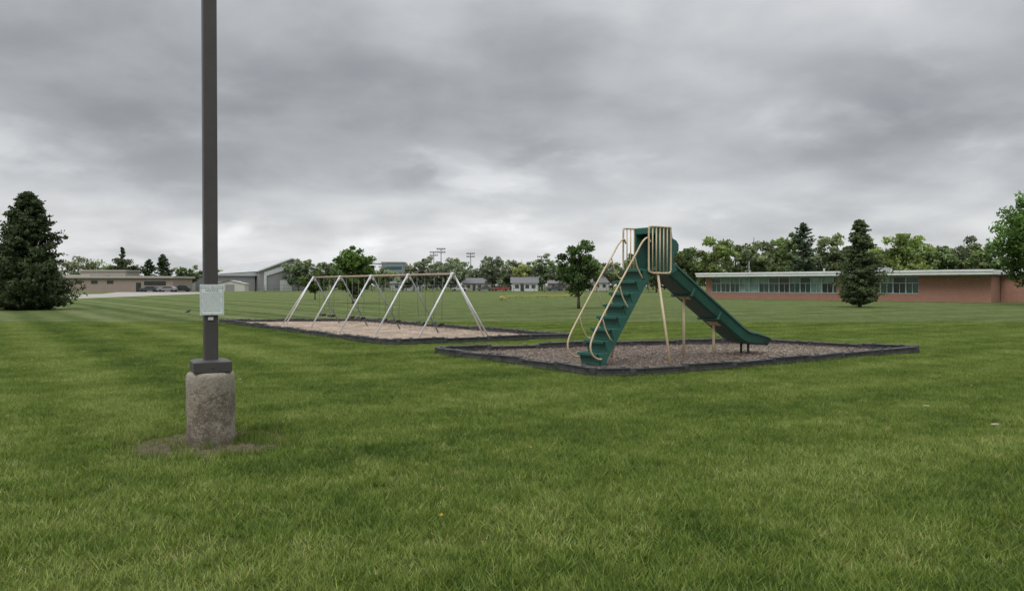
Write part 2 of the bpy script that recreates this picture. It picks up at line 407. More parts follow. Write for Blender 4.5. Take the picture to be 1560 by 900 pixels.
# ---------------------------------------------------------------- slide
GREEN=mat('green_plastic',(.014,.085,.064),.42,(.022,.11,.085),3,bump=.12,bscale=40,spec=.5)
GREEND=mat('green_plastic_chute',(.010,.060,.045),.4,(.014,.085,.062),2,bump=.08,spec=.5)
TAN=mat('tan_powder_coat',(.58,.46,.30),.45,(.45,.36,.23),4,spec=.4)
sl=empty('playground_slide',(1.5,15.3,.05),D(35))
ns=8; z0=.02; rise=1.86/ns; run=1.32/ns
prof=[]
for i in range(ns):
    x=i*run; z=z0+i*rise
    prof+=[(x+.05,z),(x-.005,z+rise-.05),(x-.02,z+rise-.01)]
prof+=[(ns*run,z0+ns*rise),(ns*run+.06,z0+ns*rise-.16)]
low=[(run*(ns-i)+.05, z0+rise*(ns-i)-.13) for i in range(1,ns)]
prof+=low+[(.17,0.0),(.05,0.0)]
b=B()
for i in range(ns):
    x=i*run;z=z0+(i+1)*rise
    b.box((x+.05,0,z-.015),(.24,.51,.03))
    b.box((x+.035,0,z-.03-rise/2+.01),(.025,.51,rise-.03))
    b.box((x-.055,0,z-.03),(.03,.57,.055))
for sy in (-1,1):
    b.prism_y(prof,sy*.275-.018,sy*.275+.018,0)
b.obj('stairs',GREEN,sl,bevel=.008)
b=B(); 
for i in range(ns):
    x=i*run; z=z0+(i+1)*rise
    for k in range(4): b.box((x-.02+.035*k,0,z+.004),(.012,.44,.006))
    for k in range(3): b.box((x+.019,0,z-.07-.045*k),(.008,.46,.016))
b.obj('tread_grips',GREEND,sl)
b=B()
for sy in (-1,1):
    y=sy*.34
    pts=[(.06,sy*.29,.14),(-.06,y,.15),(-.20,y,.23),(-.26,y,.38),(-.21,y,.56),(-.05,y,.82),(.55,y,1.68),(.92,y,2.18),(1.08,y,2.40),(1.22,y,2.50),(1.30,sy*.36,2.42)]
    b.tube(curve(pts,6),.018,0,8)
    for s0 in (.18,.62,1.02):
        zz=1.42*s0+.13
        b.tube(curve([(s0+.12,sy*.295,zz+.12),(s0+.06,y,zz+.14),(s0-.06,y,zz+.32),(s0-.13,y,zz+.52)],5),.014,0,8)
b.obj('handrails',TAN,sl)
b=B(); b.box((1.60,0,1.84),(.64,.62,.07)); b.obj('platform',GREEND,sl,bevel=.01)
b=B()
for sy in (-1,1):
    y=sy*.37
    x0,x1,zb,zt=1.24,1.86,1.80,2.73
    b.tube(curve([(x0+.1,y,zb),(x0+.02,y,zb+.03),(x0,y,zb+.12),(x0,y,zt-.08),(x0+.02,y,zt-.015),(x0+.09,y,zt),(x1-.09,y,zt),(x1-.02,y,zt-.015),(x1,y,zt-.08),(x1,y,zb+.12),(x1-.02,y,zb+.03),(x1-.1,y,zb),(x0+.1,y,zb)],4),.019,0,8)
    for k in range(1,6):
        x=x0+(x1-x0)*k/6; b.tube([(x,y,zb),(x,y,zt)],.013,0,8)
    b.tube([(x0+.1,y,zb),(x0+.1,sy*.28,1.84)],.015); b.tube([(x1-.1,y,zb),(x1-.1,sy*.28,1.84)],.015)
b.obj('barrier_rails',TAN,sl)
b=B()
pr=[(1.52,1.88),(1.50,2.74),(1.92,2.76),(1.95,2.62),(1.97,2.52),(2.08,2.48),(2.15,2.40),(2.15,2.28),(2.07,2.19),(1.98,2.12),(1.98,2.02),(2.12,1.86),(1.85,1.74),(1.6,1.78)]
for sy in (-1,1): b.prism_y(pr,sy*.30-.025,sy*.30+.025)
b.box((1.70,0,2.67),(.40,.545,.14)); b.box((1.93,0,2.56),(.06,.545,.10))
b.box((1.95,-.21,2.25),(.05,.13,.6)); b.box((1.95,.21,2.25),(.05,.13,.6))
b.obj('hood',GREEN,sl,bevel=.02)
path=curve([(1.80,0,1.86),(1.95,0,1.83),(2.15,0,1.72),(2.85,0,1.28),(3.7,0,.755),(4.22,0,.44),(4.46,0,.34),(4.75,0,.30),(5.05,0,.29),(5.17,0,.262)],5)
sec=[(-.31,.19),(-.32,.15),(-.285,.13),(-.265,-.05),(-.22,-.09),(.22,-.09),(.265,-.05),(.285,.13),(.32,.15),(.31,.19),(.27,.205),(.245,.18),(.215,.03),(.17,-.01),(-.17,-.01),(-.215,.03),(-.245,.18),(-.27,.205)]
b=B(); vs=[];fs=[];m=len(sec)
for i,p in enumerate(path):
    t=(path[min(i+1,len(path)-1)]-path[max(i-1,0)]).normalized(); nn_=Vector((-t.z,0,t.x))
    f=min(1,max(0,(5.2-p.x)/.5))
    for y,h in sec:
        vs.append(p+Vector((0,y*(1+(1-f)*.04),0))+nn_*(h*(.35+.65*f) if h>0 else h))
for i in range(len(path)-1):
    for k in range(m): fs.append((i*m+k,i*m+(k+1)%m,(i+1)*m+(k+1)%m,(i+1)*m+k))
fs.append(tuple(range(m))); fs.append(tuple((len(path)-1)*m+k for k in range(m))[::-1])
b.add(vs,fs,0,True); co=b.obj('chute',GREEND,sl)
co.data.polygons.foreach_set('use_smooth',[True]*len(co.data.polygons))
es=co.modifiers.new('es','EDGE_SPLIT'); es.split_angle=D(40)
b=B(); a=math.atan2(-.525,.85)
for x in (2.62,3.45): 
    z=1.28-(x-2.85)*.6176
    b.box((x,0,z-.02),(.05,.60,.19),0,0,-a)
b.obj('chute_flanges',GREEND,sl,bevel=.01)
b=B()
b.tube([(1.52,-.33,1.82),(1.37,-.84,-.02)],.026); b.tube([(1.45,.33,1.82),(1.42,.95,-.02)],.026)
b.tube([(2.65,0,1.32),(2.65,0,-.02)],.028); b.tube([(3.60,0,.75),(3.60,0,-.02)],.028)
b.box((2.65,0,1.31),(.16,.3,.03),0,0,-a); b.box((3.60,0,.72),(.16,.3,.03),0,0,-a)
b.obj('legs',TAN,sl)
b=B(); b.tube([(4.65,.1,.22),(4.65,.1,-.02)],.028); b.tube([(4.65,-.1,.22),(4.65,-.1,-.02)],.028); b.obj('exit_support',POLE,sl)

# ---------------------------------------------------------------- swings
GALV=mat('galvanised_steel',(.68,.69,.70),.4,(.52,.53,.54),6,metal=.15,spec=.5)
RUST=mat('rusty_beam',(.38,.30,.27),.7,(.28,.20,.17),5); CHAIN=mat('chain',(.16,.16,.16),.5); SEAT=mat('black_rubber',(.02,.02,.022),.6)
DG=mat('darker_galvanised',(.26,.27,.28),.5,(.18,.19,.19),6)  # leg steel in a darker grey, used for the rear legs
a0=Vector((-1.7,22.6)); L=Vector((-6.3,9.2)); ang=math.atan2(L.y,L.x); LL=L.length
sw=empty('swing_set',(a0.x,a0.y,0),ang)
H=1.93
b=B(); b.tube([(-.12,0,H),(LL+.12,0,H)],.034,0,12); b.obj('top_beam',RUST,sw)
b=B(); c2=B()
for i in range(5):
    x=LL*i/4
    b.tube([(x,.03,H),(x,1.18,0)],.027,0,10); (b if i in (0,) else c2).tube([(x,-.03,H),(x,-1.12,0)],.025,0,10)
    b.tube([(x-.07,0,H),(x+.07,0,H)],.048,0,12)
    b.tube([(x,.0,H),(x,.09,H-.15)],.036,0,10); b.tube([(x,.0,H),(x,-.09,H-.15)],.036,0,10)
b.tube([(0,-.03,H),(-.55,-.95,0)],.025,0,10)
b.tube([(LL,.03,H),(LL+.9,1.0,0)],.025,0,10)
b.obj('legs',GALV,sw); c2.obj('rear_legs',DG,sw)
ch=B(); se=B()
for i in range(4):
    for k in (.30,.70):
        x=LL*(i+k)/4; w=.24; sway=random.uniform(-.05,.05)
        for sx in (-1,1):
            ch.tube([(x+sx*.26,0,H-.03),(x+sx*w,sway,.60)],.0075,0,5)
            ch.tube([(x+sx*w,sway,.60),(x+sx*(w-.03),sway-.06,.47)],.008,0,5); ch.tube([(x+sx*w,sway,.60),(x+sx*(w-.03),sway+.06,.47)],.008,0,5)
            ch.tube([(x+sx*.26,0,H-.09),(x+sx*.26,0,H+.03)],.016,0,6)
        U=[Vector((x+w*1.0*math.sin(t),sway,.48-.09*math.cos(t))) for t in np.linspace(-1.45,1.45,9)]
        vs=[];fs=[]
        for p in U:
            vs+=[p+Vector((0,-.08,0)),p+Vector((0,.08,0)),p+Vector((0,.08,.014)),p+Vector((0,-.08,.014))]
        for q in range(8):
            for e in range(4): fs.append((q*4+e,q*4+(e+1)%4,q*4+4+(e+1)%4,q*4+4+e))
        se.add(vs,fs,0,True)
ch.obj('chains',CHAIN,sw); se.obj('seats',SEAT,sw)
b=B()
for i in range(5):
    for y in (1.18,-1.12): b.tube([(LL*i/4,y,.0),(LL*i/4,y,.062)],.13,0,12)
b.obj('footings',mat('footing_concrete',(.42,.38,.33),.9),sw)

# ---------------------------------------------------------------- trees
def deciduous(name,x,y,Ht,Rr,trunk,seed,col,nleaf=9000,leaf=.10,kc=70,asym=.25,zb=None,single=None):
    r=np.random.default_rng(seed); rd=random.Random(seed)
    root=empty(name,(x,y,0)) if single is None else None
    zb=trunk if zb is None else zb
    cz=(Ht+zb)/2; hz=(Ht-zb)/2
    C=[];
    lob=unit(9,r); lobh=r.uniform(-.25,.35,9)
    while len(C)<kc:
        d=unit(1,r)[0]; rad=r.random()**.45
        bump=1+asym*float(np.max(np.clip(lob@d,0,1)**4*lobh*2)) - .12
        z=d[2]*rad
        wz=1.0 if z<0 else (1-.35*z*z)
        if z<-.5: wz*=.8
        C.append((d[0]*rad*Rr*bump*wz,d[1]*rad*Rr*bump*wz,cz+z*hz*min(bump,1.05)))
    C=np.array(C); rc=r.uniform(.10,.25,kc)*Rr
    w=rc**1.5; idx=r.choice(kc,nleaf,p=w/w.sum())
    off=unit(nleaf,r)*(r.random((nleaf,1))**.6)*rc[idx][:,None]*1.2; off[:,2]*=.75
    P=C[idx]+off
    P[:,2]=np.minimum(P[:,2],Ht*1.02)
    A,Bv=leafvec(nleaf,leaf,r)
    tone=r.uniform(.5,1.45,kc)[idx][:,None]*r.uniform(.7,1.35,(nleaf,1))*(.75+.45*((P[:,2:3]-zb)/(Ht-zb)))  # light from above put into the leaf colour: brighter up the crown
    CC=np.array([col])*tone; CC[:,0]*=r.uniform(.85,1.2,nleaf)
    if single is not None:
        single['P'].append(P+np.array([[x,y,0]]));single['A'].append(A);single['B'].append(Bv);single['C'].append(CC)
        tb=single['t']; O=Vector((x,y,0))
    else:
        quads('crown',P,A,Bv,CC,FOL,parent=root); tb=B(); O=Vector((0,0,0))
    tr=max(.05,Ht*.018)
    tb.tube([O+Vector((0,0,-.05)),O+Vector((rd.uniform(-.03,.03)*Ht*.2,0,trunk*.6)),O+Vector((0,rd.uniform(-.05,.05),cz)),O+Vector((0,0,Ht*.88))],[tr*1.35,tr,tr*.7,tr*.2],0,8)
    for k in r.choice(kc,min(kc,22),replace=False):
        c=C[k]; z0_=max(trunk*.8,c[2]-np.hypot(c[0],c[1])*.9-.2); z0_=min(z0_,Ht*.8)
        mid=Vector((c[0]*.5,c[1]*.5,(z0_+c[2])*.5+.05))
        tb.tube([O+Vector((0,0,z0_)),O+mid,O+Vector(c)],[tr*.45,tr*.28,tr*.08],0,5)
    if single is None: tb.obj('trunk',BARK,root,fixn=False)
    return root
def conifer(name,x,y,Ht,Rr,seed,col,nb=420,per=45,leaf=.10,power=.8,irr=.25,droop=.15,z0=.12,single=None,layers=0):
    r=np.random.default_rng(seed); root=empty(name,(x,y,0)) if single is None else None
    O=Vector((x,y,0)) if single is not None else Vector((0,0,0))
    tb=single['t'] if single is not None else B()
    tb.tube([O,O+Vector((0,0,Ht*.5)),O+Vector((0,0,Ht*.98))],[Ht*.022,Ht*.014,Ht*.003],0,8)
    Ps=[];Ts=[]
    ph=r.uniform(0,6.28,4)
    for i in range(nb):
        u=((i+r.random())/nb)**1.2
        z=z0+u*(Ht-z0); az=r.uniform(0,6.283)
        env=(1-u)**power*(1+irr*math.sin(az*2+ph[0]+u*9)*.5+irr*math.sin(az*3+ph[1]-u*13)*.5)
        if layers: env*=.90+.16*math.sin(u*layers*6.283+az*1.0+math.sin(az*3+ph[2])*1.2)
        if u<.10: env*=.70+u*3.0
        L_=Rr*env*r.uniform(.66,1.08)+.06
        if r.random()<.07: L_*=1.14
        t=np.linspace(.18,1,per)**.8+r.normal(0,.02,per)
        dz=-droop*L_*np.sin(t*2.4)+ .16*L_*t*t
        rr=t*L_; sp=.05+.085*L_*(1-t*.7)
        P=np.stack([np.cos(az)*rr+r.normal(0,1,per)*sp,np.sin(az)*rr+r.normal(0,1,per)*sp,z+dz+r.normal(0,1,per)*sp*.45],1)
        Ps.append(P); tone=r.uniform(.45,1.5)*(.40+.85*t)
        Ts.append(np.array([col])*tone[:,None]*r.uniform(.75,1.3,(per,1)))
        if i%4==0: tb.tube([O+Vector((0,0,z)),O+Vector((math.cos(az)*L_*.8,math.sin(az)*L_*.8,z+float(dz[-1])*.8))],[.02,.006],0,4)
    P=np.concatenate(Ps);CC=np.concatenate(Ts); P[:,2]=np.maximum(P[:,2],.05)
    A,Bv=leafvec(len(P),leaf,r,asp=.45)
    if single is not None:
        single['P'].append(P+np.array([[x,y,0]]));single['A'].append(A);single['B'].append(Bv);single['C'].append(CC)
    else:
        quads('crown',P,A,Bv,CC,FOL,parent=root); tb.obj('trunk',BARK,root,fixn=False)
DK=(.034,.056,.022); SP=(.115,.160,.036); MG=(.085,.125,.034)
conifer('spruce_tree',-31.9,52,7.7,3.15,3,(.038,.053,.025),860,50,.12,.60,.22,.05,.1,None,7)
conifer('spruce_tree',-36.3,53,5.9,2.6,13,(.036,.052,.024),520,46,.12,.62,.25,.05,.1,None,6)
conifer('cedar_tree',25.6,58,6.35,2.05,5,(.060,.078,.038),520,42,.10,.62,.45,-.20,.1,None,5)
deciduous('maple_tree',-14.3,71,5.5,2.2,.9,8,(.074,.125,.030),8000,.13,70,.3,.55)
deciduous('maple_tree',4.65,55,5.25,1.75,.95,9,(.052,.088,.028),8000,.10,75,.35,.75)
deciduous('maple_tree',43.0,64,9.6,4.1,1.2,11,(.070,.130,.032),20000,.14,120,.25,.9)
deciduous('crabapple_tree',-22.5,90,3.6,1.7,.8,12,(.065,.095,.030),3500,.14,40,.3,.5)
deciduous('oak_tree',23.5,112,7.4,3.0,1.2,14,(.080,.115,.044),6000,.2,60,.3)
def mass(name,items):
    G={'P':[],'A':[],'B':[],'C':[],'t':B()}
    for it in items: it(G)
    root=empty(name)
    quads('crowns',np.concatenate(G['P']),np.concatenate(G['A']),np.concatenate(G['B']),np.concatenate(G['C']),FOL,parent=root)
    G['t'].obj('trunks',BARK,root,fixn=False)
def dz(px,top,d,wpx,seed,col,n=3500,leaf=.33,zb=1.5,kc=45):
    x=(px-780)/1200*d; h=(435-top)/1200*d+1.6; R_=wpx/2400*d
    return lambda G: deciduous('',x,d,h,R_,zb*.8,seed,col,n,leaf,kc,.35,zb,single=G)
def cz_(px,top,d,wpx,seed,col,nb=120,per=26,leaf=.33,power=.7):
    x=(px-780)/1200*d; h=(435-top)/1200*d+1.6; R_=wpx/2400*d
    return lambda G: conifer('',x,d,h,R_,seed,col,nb,per,leaf,power,.4,single=G)
rd=random.Random(3)
hz=lambda c,k: tuple(a*(1-k)+b_*k for a,b_ in zip(c,(.22,.25,.24)))  # mixes pale grey into the leaf colour, painting haze over distant trees
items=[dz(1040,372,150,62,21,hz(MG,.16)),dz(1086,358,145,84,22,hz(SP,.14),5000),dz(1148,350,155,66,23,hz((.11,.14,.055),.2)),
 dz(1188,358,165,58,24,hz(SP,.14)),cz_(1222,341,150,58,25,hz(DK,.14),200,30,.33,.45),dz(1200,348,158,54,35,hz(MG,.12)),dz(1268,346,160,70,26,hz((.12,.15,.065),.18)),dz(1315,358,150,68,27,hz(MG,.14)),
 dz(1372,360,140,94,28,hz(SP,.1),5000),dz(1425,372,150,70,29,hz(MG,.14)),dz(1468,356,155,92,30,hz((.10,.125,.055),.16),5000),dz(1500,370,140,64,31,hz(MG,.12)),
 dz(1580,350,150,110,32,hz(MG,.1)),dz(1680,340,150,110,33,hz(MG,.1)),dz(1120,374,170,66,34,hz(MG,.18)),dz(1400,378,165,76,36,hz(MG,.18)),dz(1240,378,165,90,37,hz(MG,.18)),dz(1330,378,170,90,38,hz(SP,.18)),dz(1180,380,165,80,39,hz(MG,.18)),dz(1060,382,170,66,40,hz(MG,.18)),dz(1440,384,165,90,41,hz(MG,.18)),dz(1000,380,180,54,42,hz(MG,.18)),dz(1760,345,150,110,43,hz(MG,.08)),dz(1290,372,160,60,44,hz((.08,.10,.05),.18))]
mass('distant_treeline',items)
items=[]
px=455
while px<1010:
    top=rd.choice([387,391,396,401,405,394])+rd.uniform(-3,5); d=rd.uniform(230,300)
    if 560<px<640: top+=8
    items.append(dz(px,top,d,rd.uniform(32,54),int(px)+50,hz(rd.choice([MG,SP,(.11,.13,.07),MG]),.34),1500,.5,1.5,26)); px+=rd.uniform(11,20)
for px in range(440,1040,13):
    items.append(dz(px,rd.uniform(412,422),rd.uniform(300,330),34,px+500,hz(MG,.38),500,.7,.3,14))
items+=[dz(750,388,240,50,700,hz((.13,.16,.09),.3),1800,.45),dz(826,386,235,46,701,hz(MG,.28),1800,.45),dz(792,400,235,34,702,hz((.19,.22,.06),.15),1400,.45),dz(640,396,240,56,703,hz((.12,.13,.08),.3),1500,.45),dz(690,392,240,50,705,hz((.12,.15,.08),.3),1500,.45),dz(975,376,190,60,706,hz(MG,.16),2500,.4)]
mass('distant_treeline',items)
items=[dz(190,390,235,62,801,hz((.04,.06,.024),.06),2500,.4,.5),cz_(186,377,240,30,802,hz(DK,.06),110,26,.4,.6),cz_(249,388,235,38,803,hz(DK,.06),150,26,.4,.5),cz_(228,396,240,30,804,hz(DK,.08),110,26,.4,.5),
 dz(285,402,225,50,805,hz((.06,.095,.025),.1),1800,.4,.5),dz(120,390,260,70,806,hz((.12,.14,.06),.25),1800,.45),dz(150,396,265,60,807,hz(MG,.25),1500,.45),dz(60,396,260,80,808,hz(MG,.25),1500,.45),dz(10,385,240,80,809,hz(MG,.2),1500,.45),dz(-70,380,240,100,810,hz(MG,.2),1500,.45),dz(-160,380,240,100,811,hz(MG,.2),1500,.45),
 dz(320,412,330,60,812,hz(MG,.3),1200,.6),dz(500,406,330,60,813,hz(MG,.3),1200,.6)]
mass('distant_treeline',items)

# ---------------------------------------------------------------- buildings
def brickmat(name,c1,c2,mortar,tint):
    m,nt,bs=newmat(name)
    oc=node(nt,'ShaderNodeTexCoord').outputs['Object']; s=node(nt,'ShaderNodeSeparateXYZ',{0:oc})
    uv=node(nt,'ShaderNodeCombineXYZ',{0:M(nt,'ADD',s.outputs[0],s.outputs[1]),1:s.outputs[2]}).outputs[0]
    bt=node(nt,'ShaderNodeTexBrick',{'Vector':uv,'Color1':c1+(1,),'Color2':c2+(1,),'Mortar':mortar+(1,),'Scale':1.,'Mortar Size':.008,'Brick Width':.22,'Row Height':.075}).outputs[0]
    c=MIX(nt,RANGE(nt,NOISE(nt,oc,.8,4,.6),.35,.65,0.,.45),bt,tint)
    nt.links.new(c,bs.inputs['Base Color']); bs.inputs['Roughness'].default_value=.9; return m
BRK=brickmat('red_brick',(.37,.175,.12),(.29,.125,.085),(.35,.28,.24),(.31,.155,.11))
BRT=brickmat('tan_brick',(.31,.235,.20),(.25,.185,.155),(.30,.27,.24),(.25,.20,.17))
FAS=mat('white_fascia',(.68,.70,.70),.6,(.56,.59,.59),1.5); FASD=mat('grey_soffit',(.32,.35,.35),.7); ALU=mat('window_frame',(.60,.64,.62),.5)
def glass(name,c,rough=.15):
    m,nt,bs=newmat(name); bs.inputs['Roughness'].default_value=rough; bs.inputs['Specular IOR Level'].default_value=.6
    oc=node(nt,'ShaderNodeTexCoord').outputs['Object']
    nt.links.new(MIX(nt,RANGE(nt,NOISE(nt,oc,1.2,2),.35,.65),c,tuple(k*.55 for k in c)),bs.inputs['Base Color']); return m
GL1=glass('teal_glass',(.045,.10,.095)); GL2=glass('dark_glass',(.016,.03,.03)); GL3=glass('blind_glass',(.24,.40,.37),.4)
sc=empty('brick_school',(23.6,96,0),D(-45.8))
Lb=30.7
b=B()
b.box((Lb/2,.2,.39),(Lb,.4,.78))
b.box((.4,.2,1.64),(.8,.4,1.715)); b.box((24.3+(Lb-24.3)/2,.2,1.64),(Lb-24.3,.4,1.715))
b.box((Lb-.2,6.2,1.25),(.4,11.6,2.5)); b.box((.2,6.2,1.25),(.4,11.6,2.5)); b.box((Lb/2,12.2,1.25),(Lb,.4,2.5))
b.box((16.3,.2,1.64),(.5,.38,1.715))
b.box((43,3.2,1.3),(24.5,.4,2.6)); b.box((54.9,9.2,1.3),(.4,11.6,2.6))
b.obj('walls',BRK,sc)
b=B(); b.box((Lb/2,5.7,2.83),(Lb+1.0,14.2,.40)); b.box((Lb/2,-1.43,3.0),(Lb+1.1,.07,.20),0); b.box((Lb/2-.5,5.7,3.06),(Lb+.6,13.8,.06)); b.obj('roof_fascia',FAS,sc,bevel=.02)
b=B(); b.box((Lb/2,5.9,2.58),(Lb+.4,13.6,.10)); b.box((Lb/2,-.02,2.515),(Lb,.10,.03)); b.obj('soffit',FASD,sc)
b=B(); b.box((43.3,8.5,2.8),(25,12,.35)); b.obj('wing_fascia',FAS,sc)
b=B(); fr=B()
nw=19; x0=.8; x1=24.3; W_=(x1-x0)/nw
for i in range(nw):
    xa=x0+i*W_; xc=xa+W_/2
    up=rd.random(); lowm=1 if rd.random()<.55 else 0
    b.box((xc,.22,2.17),(W_,.04,.62),2 if up<.6 else lowm)
    b.box((xc,.22,1.31),(W_,.04,1.06),lowm if rd.random()<.8 else 2)
    fr.box((xa,.14,1.64),(.09,.12,1.70)); fr.box((xc,.17,1.31),(.045,.06,1.04)); fr.box((xc,.15,1.855),(W_-.1,.08,.06))
fr.box((x1,.14,1.64),(.09,.12,1.70)); fr.box(((x0+x1)/2,.10,.81),(x1-x0,.26,.055)); fr.box(((x0+x1)/2,.12,2.475),(x1-x0,.16,.05))
b.obj('window_glass',[GL1,GL2,GL3],sc); fr.obj('window_frames',ALU,sc)
b=B()
for x in (27,29.5): b.box((x,-.03,2.2),(.25,.06,.12))
b.tube([(12.0,6,3.0),(12.0,6,3.6)],.12); b.box((18,7,3.35),(1.4,1.2,.5)); b.tube([(3,5,3.0),(3,5,4.6)],.04)
b.obj('roof_vents',FASD,sc)
s2=empty('brick_annex_building',(-114,200,0),D(0))
b=B(); b.box((12,6,1.75),(32,12,3.5)); b.box((-10,10,1.9),(30,14,3.8)); b.obj('walls',BRT,s2)
b=B(); b.box((12,6,3.75),(33.0,13.2,.5)); b.box((-10,10,4.1),(31,15,.5)); b.obj('roof_fascia',mat('weathered_fascia',(.42,.40,.37),.7),s2)
b=B(); b.box((4,16,2.7),(12,8,5.4)); b.box((4,16,5.6),(12.6,8.6,.4)); b.obj('upper_block',mat('beige_panel',(.34,.31,.27),.8),s2)
b=B(); b.box((23.4,-.04,2.2),(5.5,.1,1.0)); b.box((19.2,-.04,1.2),(1.2,.1,2.3))
for x in (0,4,8,12): b.box((x,-.04,2.5),(1.6,.1,.8))
b.obj('windows',GL2,s2)
GW=mat('grey_metal_wall',(.25,.25,.26),.6,(.22,.22,.23),.3); GR=mat('pale_metal_roof',(.44,.45,.46),.55,(.38,.39,.40),.3); WT=mat('white_metal_trim',(.62,.64,.64),.5)
g0=Vector((-76,237)); th=math.atan2(.53,.85)
gy=empty('metal_gym_building',(g0.x,g0.y,0),th)
W2=19.5; Lg=62; he=6.0; hr=9.7
b=B(); b.add([(0,0,0),(W2,0,0),(W2,0,he),(W2/2,0,hr),(0,0,he),(0,Lg,0),(W2,Lg,0),(W2,Lg,he),(W2/2,Lg,hr),(0,Lg,he)],[(0,1,2,3,4),(5,9,8,7,6),(0,4,9,5),(1,6,7,2)]); b.obj('walls',GW,gy)
b=B(); o_=.5
b.add([(-o_,-o_,he-.15),(W2/2,-o_,hr+.12),(W2/2,Lg,hr+.12),(-o_,Lg,he-.15)],[(0,1,2,3)]); b.add([(W2+o_,-o_,he-.15),(W2/2,-o_,hr+.12),(W2/2,Lg,hr+.12),(W2+o_,Lg,he-.15)],[(3,2,1,0)]); b.obj('roof',GR,gy,fixn=False)
b=B()
def bar(p,q,t): 
    p=Vector(p);q=Vector(q); d=q-p; m_=(p+q)/2; b.box(m_,(d.length,.15,t),0,0,-math.atan2(d.z,d.x))
bar((-.5,-.6,he-.1),(W2/2,-.6,hr+.2),.4); bar((W2/2,-.62,hr+.2),(W2+.5,-.62,he-.1),.4)
bar((1.5,-.2,5.0),(W2/2,-.2,7.6),1.3); bar((W2/2,-.22,7.6),(W2-1.5,-.22,5.0),1.3)
b.box((1.7,-.2,2.6),(.8,.16,5.0)); b.obj('trim',WT,gy)
b=B(); b.box((-9,10,2.3),(17,14,4.6),0); b.obj('side_wing',GW,gy)
b=B(); b.add([(-18,2.5,4.65),(0,2.5,5.6),(0,17.5,5.6),(-18,17.5,4.65)],[(0,1,2,3)]); b.add([(-18,2.5,4.65),(0,2.5,5.6),(0,2.5,4.5),(-18,2.5,4.5)],[(0,1,2,3)]); b.obj('wing_roof',GR,gy)
b=B(); b.box((-6,2.8,1.5),(2.6,.15,3.0)); b.box((-12,2.8,1.6),(4,.15,2.2)); b.box((8,-.1,1.6),(3.6,.15,3.2)); b.obj('doors',WT,gy)
# low white shed with a shallow gable in front of the gym
shd=empty('white_shed',(-79.5,222,0),D(8))
b=B(); b.add([(-4,0,0),(4,0,0),(4,0,2.1),(0,0,3.0),(-4,0,2.1),(-4,6,0),(4,6,0),(4,6,2.1),(0,6,3.0),(-4,6,2.1)],[(0,1,2,3,4),(5,9,8,7,6),(0,4,9,5),(1,6,7,2)]); b.obj('walls',mat('white_shed_siding',(.58,.56,.52),.7),shd)
b=B(); b.add([(-4.3,-.3,2.1),(0,-.3,3.07),(0,6.3,3.07),(-4.3,6.3,2.1)],[(0,1,2,3)]); b.add([(4.3,-.3,2.1),(0,-.3,3.07),(0,6.3,3.07),(4.3,6.3,2.1)],[(3,2,1,0)]); b.obj('roof',GR,shd,fixn=False)
b=B(); b.box((0,-.05,.95),(2.4,.1,1.9)); b.obj('door',GW,shd)
tb=empty('office_building',(-65,402,0)); b=B(); b.box((4,6,6.6),(11,12,13.2)); b.obj('walls',mat('blue_grey_panel',(.20,.25,.28),.6),tb)
b=B()
for z in (10.5,7.5,4.5): b.box((4,-.05,z),(9.5,.12,1.5))
b.obj('windows',GL1,tb); b=B(); b.box((4,6,13.4),(11.6,12.6,.5)); b.box((-4.5,6,12.8),(6,6,.5)); b.obj('roof',FASD,tb)
def house(px,d,w,h,c,rz=0):
    r_=empty('suburban_house',((px-780)/1200*d,d,0),rz); b=B(); e=h*.62
    b.box((0,0,e/2),(w,7,e)); b.add([(-w/2,-3.5,e),(-w/2,3.5,e),(-w/2,0,h)],[(0,1,2)]); b.add([(w/2,-3.5,e),(w/2,3.5,e),(w/2,0,h)],[(0,1,2)]); b.obj('walls',c,r_)
    b=B(); b.add([(-w/2-.4,-3.9,e-.15),(w/2+.4,-3.9,e-.15),(w/2+.4,0,h+.1),(-w/2-.4,0,h+.1)],[(0,1,2,3)]); b.add([(-w/2-.4,3.9,e-.15),(w/2+.4,3.9,e-.15),(w/2+.4,0,h+.1),(-w/2-.4,0,h+.1)],[(3,2,1,0)]); b.obj('roof',mat('shingle_roof',(.16,.16,.17),.9),r_,fixn=False)
    b=B()
    for x in (-w*.3,w*.1,w*.34): b.box((x,-3.55,e*.55),(1.1,.12,1.0))
    b.box((-w*.1,-3.55,1.0),(.95,.12,2.0)); b.obj('windows_and_door',GL2,r_)
WH=mat('white_siding',(.66,.67,.66),.7)
house(799,232,7.5,4.0,WH); house(727,260,9,4.0,mat('cream_siding',(.5,.48,.42),.7)); house(900,270,10,4.4,WH,.3); house(620,270,10,4.0,mat('grey_siding',(.4,.42,.42),.7)); house(855,265,9,3.9,mat('brown_siding',(.3,.24,.2),.7))
def flood(px,top,d):
    x=(px-780)/1200*d; h=(435-top)/1200*d+1.6; b=B(); b.tube([(0,0,0),(0,0,h)],[.35,.2],0,8)
    for z in (h-.3,h-1.7): 
        b.box((0,0,z),(3.8,.25,.2))
        for k in range(5): b.box((-1.6+k*.8,-.3,z+.35),(.55,.4,.5))
    b.obj('floodlight_tower',mat('galv_tower',(.28,.29,.3),.5),loc=(x,d,0))
for a in ((661,384,370),(672,379,340),(717,386,360),(825,391,340),(583,402,380)): flood(*a)
b=B()
xa,ya,xb,yb=-62,190,34,182
for k in range(41):
    t=k/40; b.tube([(xa+(xb-xa)*t,ya+(yb-ya)*t,0),(xa+(xb-xa)*t,ya+(yb-ya)*t,1.7)],.05,0,5)
for z in (1.68,.9,.1): b.tube([(xa,ya,z),(xb,yb,z)],.035,0,5)
